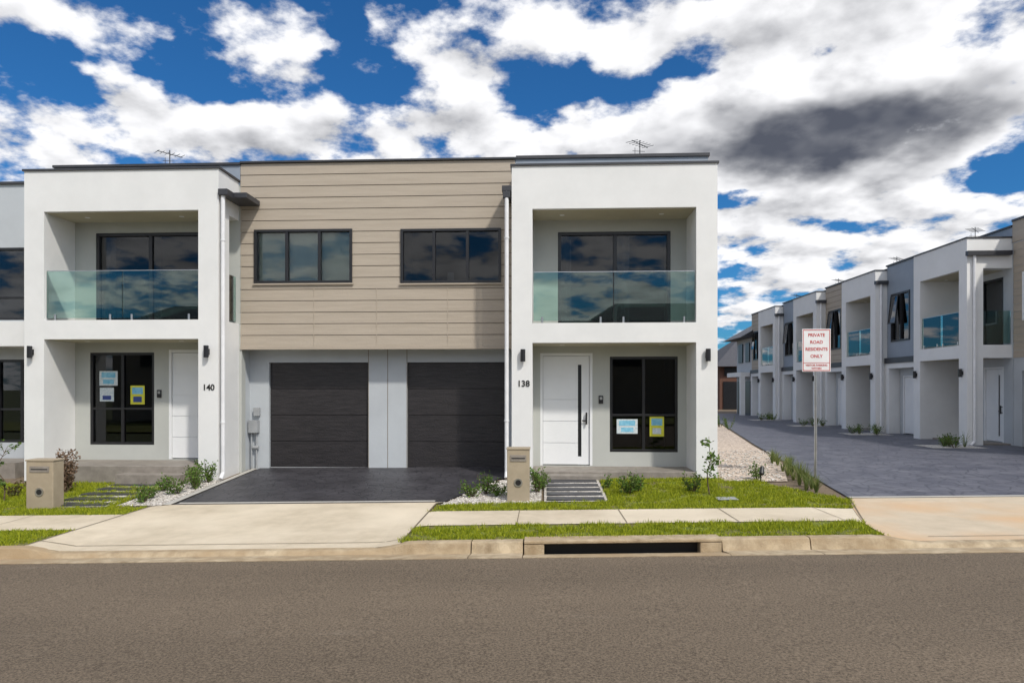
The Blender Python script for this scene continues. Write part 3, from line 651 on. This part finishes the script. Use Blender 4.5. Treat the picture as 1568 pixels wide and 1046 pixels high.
def peb(x,y,s):
    i=len(p.v); z=zg(x,y)+.012; sc=Vector((s*random.uniform(.7,1.3),s*random.uniform(.7,1.3),s*.6))
    p.v.extend([(x+v.x*sc.x,y+v.y*sc.y,z+v.z*sc.z) for v in iv]); p.f.extend([tuple(i+k for k in f) for f in iff])
for _ in range(900):
    y=random.uniform(11.9,14.2); x=random.uniform(-1.8+(y-11.9)*.36,-.06); peb(x,y,random.uniform(.012,.028))
for _ in range(900): peb(random.uniform(-7.73,-6.95),random.uniform(12.02,14.4),random.uniform(.012,.028))
for _ in range(700):
    y=random.uniform(14.0,20); peb(random.uniform(3.7,4.8+(y-14)*.28),y,random.uniform(.015,.035))
p.obj('loose_pebbles',M['pebble'])

# ------------------------------------------------------------------ sky
w=bpy.data.worlds.new("World"); scene.world=w; w.use_nodes=True; nt=w.node_tree; nt.nodes.clear()
out=nt.nodes.new("ShaderNodeOutputWorld"); bg=nt.nodes.new("ShaderNodeBackground"); bg.inputs[1].default_value=0.1
nt.links.new(bg.outputs[0],out.inputs[0])
sd=Vector((0.48,-0.62,0.90)).normalized()
sky=nt.nodes.new("ShaderNodeTexSky"); sky.sky_type='NISHITA'; sky.sun_disc=False
sky.sun_elevation=math.asin(sd.z); sky.sun_rotation=math.atan2(sd.x,sd.y)
def mth(op,a,b=None,c=None,clamp=False):
    n=nt.nodes.new("ShaderNodeMath"); n.operation=op; n.use_clamp=clamp
    for i,v in enumerate((a,b,c)):
        if v is None: continue
        if isinstance(v,(int,float)): n.inputs[i].default_value=v
        else: nt.links.new(v,n.inputs[i])
    return n.outputs[0]
def smooth(v,a,b,lo=0,hi=1):
    n=nt.nodes.new("ShaderNodeMapRange"); n.interpolation_type='SMOOTHSTEP'; nt.links.new(v,n.inputs[0])
    n.inputs[1].default_value=a;n.inputs[2].default_value=b;n.inputs[3].default_value=lo;n.inputs[4].default_value=hi
    return n.outputs[0]
def mixc(f,a,b,mode='MIX'):
    n=nt.nodes.new("ShaderNodeMix"); n.data_type='RGBA'; n.blend_type=mode
    if isinstance(f,(int,float)): n.inputs["Factor"].default_value=f
    else: nt.links.new(f,n.inputs["Factor"])
    for k,v in (("A",a),("B",b)):
        if isinstance(v,tuple): n.inputs[k].default_value=(*v,1)
        else: nt.links.new(v,n.inputs[k])
    return n.outputs["Result"]
tc=nt.nodes.new("ShaderNodeTexCoord"); sp=nt.nodes.new("ShaderNodeSeparateXYZ"); nt.links.new(tc.outputs["Generated"],sp.inputs[0])
X,Y,Z=sp.outputs
az0=mth('MULTIPLY',mth('ARCTAN2',X,Y),57.2958); el0=mth('MULTIPLY',mth('ARCSINE',Z),57.2958)
den=mth('ADD',mth('MAXIMUM',Z,0.0),0.26)
def cvec(ox,oy,zz=3.7):
    c=nt.nodes.new("ShaderNodeCombineXYZ")
    nt.links.new(mth('ADD',mth('DIVIDE',X,den),ox),c.inputs[0]); nt.links.new(mth('ADD',mth('DIVIDE',Y,den),oy),c.inputs[1]); c.inputs[2].default_value=zz
    return c.outputs[0]
def nz_(vec,s,d,r,dist=0.0,col=False):
    n=nt.nodes.new("ShaderNodeTexNoise"); n.inputs["Scale"].default_value=s;n.inputs["Detail"].default_value=d;n.inputs["Roughness"].default_value=r; n.inputs["Distortion"].default_value=dist
    nt.links.new(vec,n.inputs["Vector"]); return n.outputs["Color"] if col else n.outputs["Fac"]
wc=nt.nodes.new("ShaderNodeSeparateColor"); nt.links.new(nz_(cvec(2,5),4.0,4,.6,0,True),wc.inputs[0])
az=mth('ADD',az0,mth('MULTIPLY',mth('SUBTRACT',wc.outputs[0],.5),13)); el=mth('ADD',el0,mth('MULTIPLY',mth('SUBTRACT',wc.outputs[1],.5),5.5))
n1=nz_(cvec(0,0),6.0,8,.57,.0); n2=nz_(cvec(.03,-.075),6.0,3,.5,.0)
blobs=[(-35.1,24.6,6.5,2.4,.24),(-37.4,20.9,5,2.0,-.20),(-27.5,23.7,2.5,3,-.15),(-21.4,26.7,4,2,.10),(-20.9,24.4,3.2,1.2,.10),(-26.2,21.8,7,1.5,-.14),
(-34.7,20.1,3.5,1.7,.16),(-25.2,18.8,13,2.3,.26),(-10,20.3,9,2.2,.24),(2.5,20.2,7,2.2,.24),(-14.8,24,4.5,2.6,-.18),(-11.6,27,3.5,1.7,.14),(-16.9,27.6,1.8,3,-.16),
(-7.3,25.3,3.5,1.3,.17),(-4,28,3,3,-.14),(-.2,23.2,4.5,1.7,-.18),(6.3,27.2,6,3,.24),(23.6,25.5,16,4.5,.40),(11.6,24.3,3.5,.9,-.24),(21.3,19.3,15,3.8,.40),(19,13,16,5,.30),(26,8,14,4,.12),
(16.1,15,2.6,.8,-.32),(33.4,15.2,2.2,1.1,-.34),(15.1,10.1,2.2,1.5,-.26),(22,12,4,.7,-.20),(-38.9,16.2,4,1.5,.15)]
cov=mth('ADD',mth('ADD',mth('MULTIPLY',mth('SUBTRACT',n1,.5),1.45),.5),smooth(Y,0.1,-0.4,0,.12))
def blob(a,e,ra,re,A=None,E_=None):
    u=mth('DIVIDE',mth('SUBTRACT',A or az,a),ra); v=mth('DIVIDE',mth('SUBTRACT',E_ or el,e),re)
    d=mth('SQRT',mth('ADD',mth('MULTIPLY',u,u),mth('MULTIPLY',v,v)))
    return smooth(d,0.1,1.4,1,0)
for a,e,ra,re,wt in blobs: cov=mth('ADD',cov,mth('MULTIPLY',blob(a,e,ra,re),wt))
mask=smooth(cov,0.45,0.67)
# a broad grey-bellied cloud: only mildly warped so its base stays long and flat
elm=mth('ADD',el0,mth('MULTIPLY',mth('SUBTRACT',wc.outputs[1],.5),3.0)); azm=mth('ADD',az0,mth('MULTIPLY',mth('SUBTRACT',wc.outputs[0],.5),6))
dk=mth('MULTIPLY',smooth(mth('ADD',blob(22,18.4,15,3.3,azm,elm),mth('MULTIPLY',mth('SUBTRACT',n1,.5),.9)),.22,.85),smooth(cov,.5,.7))
shade=mth('MULTIPLY',mth('MULTIPLY',mth('SUBTRACT',n1,n2),1.9),mth('SUBTRACT',1.0,mth('MULTIPLY',dk,.7)))
thick=smooth(cov,.62,1.0)
val=mth('ADD',mth('ADD',0.96,shade),mth('MULTIPLY',thick,-.10))
val=mth('SUBTRACT',val,mth('MULTIPLY',dk,.74))
val=mth('MAXIMUM',mth('MINIMUM',val,1.08),.10)
dt=nt.nodes.new("ShaderNodeVectorMath"); dt.operation='DOT_PRODUCT'; nt.links.new(tc.outputs["Generated"],dt.inputs[0]); dt.inputs[1].default_value=sd
val=mth('MULTIPLY',val,mth('ADD',1.0,mth('MULTIPLY',mth('POWER',mth('MAXIMUM',dt.outputs["Value"],0.0),3.0),.9)))
cc=nt.nodes.new("ShaderNodeCombineColor")
nt.links.new(mth('MULTIPLY',val,9.6),cc.inputs[0]); nt.links.new(mth('MULTIPLY',mth('ADD',mth('MULTIPLY',val,.98),.012),9.7),cc.inputs[1]); nt.links.new(mth('MULTIPLY',mth('ADD',mth('MULTIPLY',val,.94),.045),10.0),cc.inputs[2])
skyc=mixc(1.0,sky.outputs[0],(0.19,0.62,1.05),'MULTIPLY')
final=mixc(mask,skyc,cc.outputs[0])
nt.links.new(final,bg.inputs[0])
w.cycles.sampling_method='MANUAL'; w.cycles.sample_map_resolution=512

L=bpy.data.lights.new('sun','SUN'); L.energy=3.0; L.angle=R(3); L.color=(1,.945,.86)
so=bpy.data.objects.new('sun',L); scene.collection.objects.link(so); so.rotation_euler=(-sd).to_track_quat('-Z','Y').to_euler()

# ------------------------------------------------------------------ camera
c=bpy.data.cameras.new('camera'); c.sensor_width=36; c.lens=24; c.clip_end=3000; c.clip_start=.05
c.shift_y=(595-523)/1568.0
co=bpy.data.objects.new('camera',c); scene.collection.objects.link(co)
co.location=(0,0,1.8); co.rotation_euler=(R(90),0,R(2.7)); scene.camera=co
scene.view_settings.view_transform='Standard'; scene.view_settings.look='None'; scene.view_settings.exposure=0
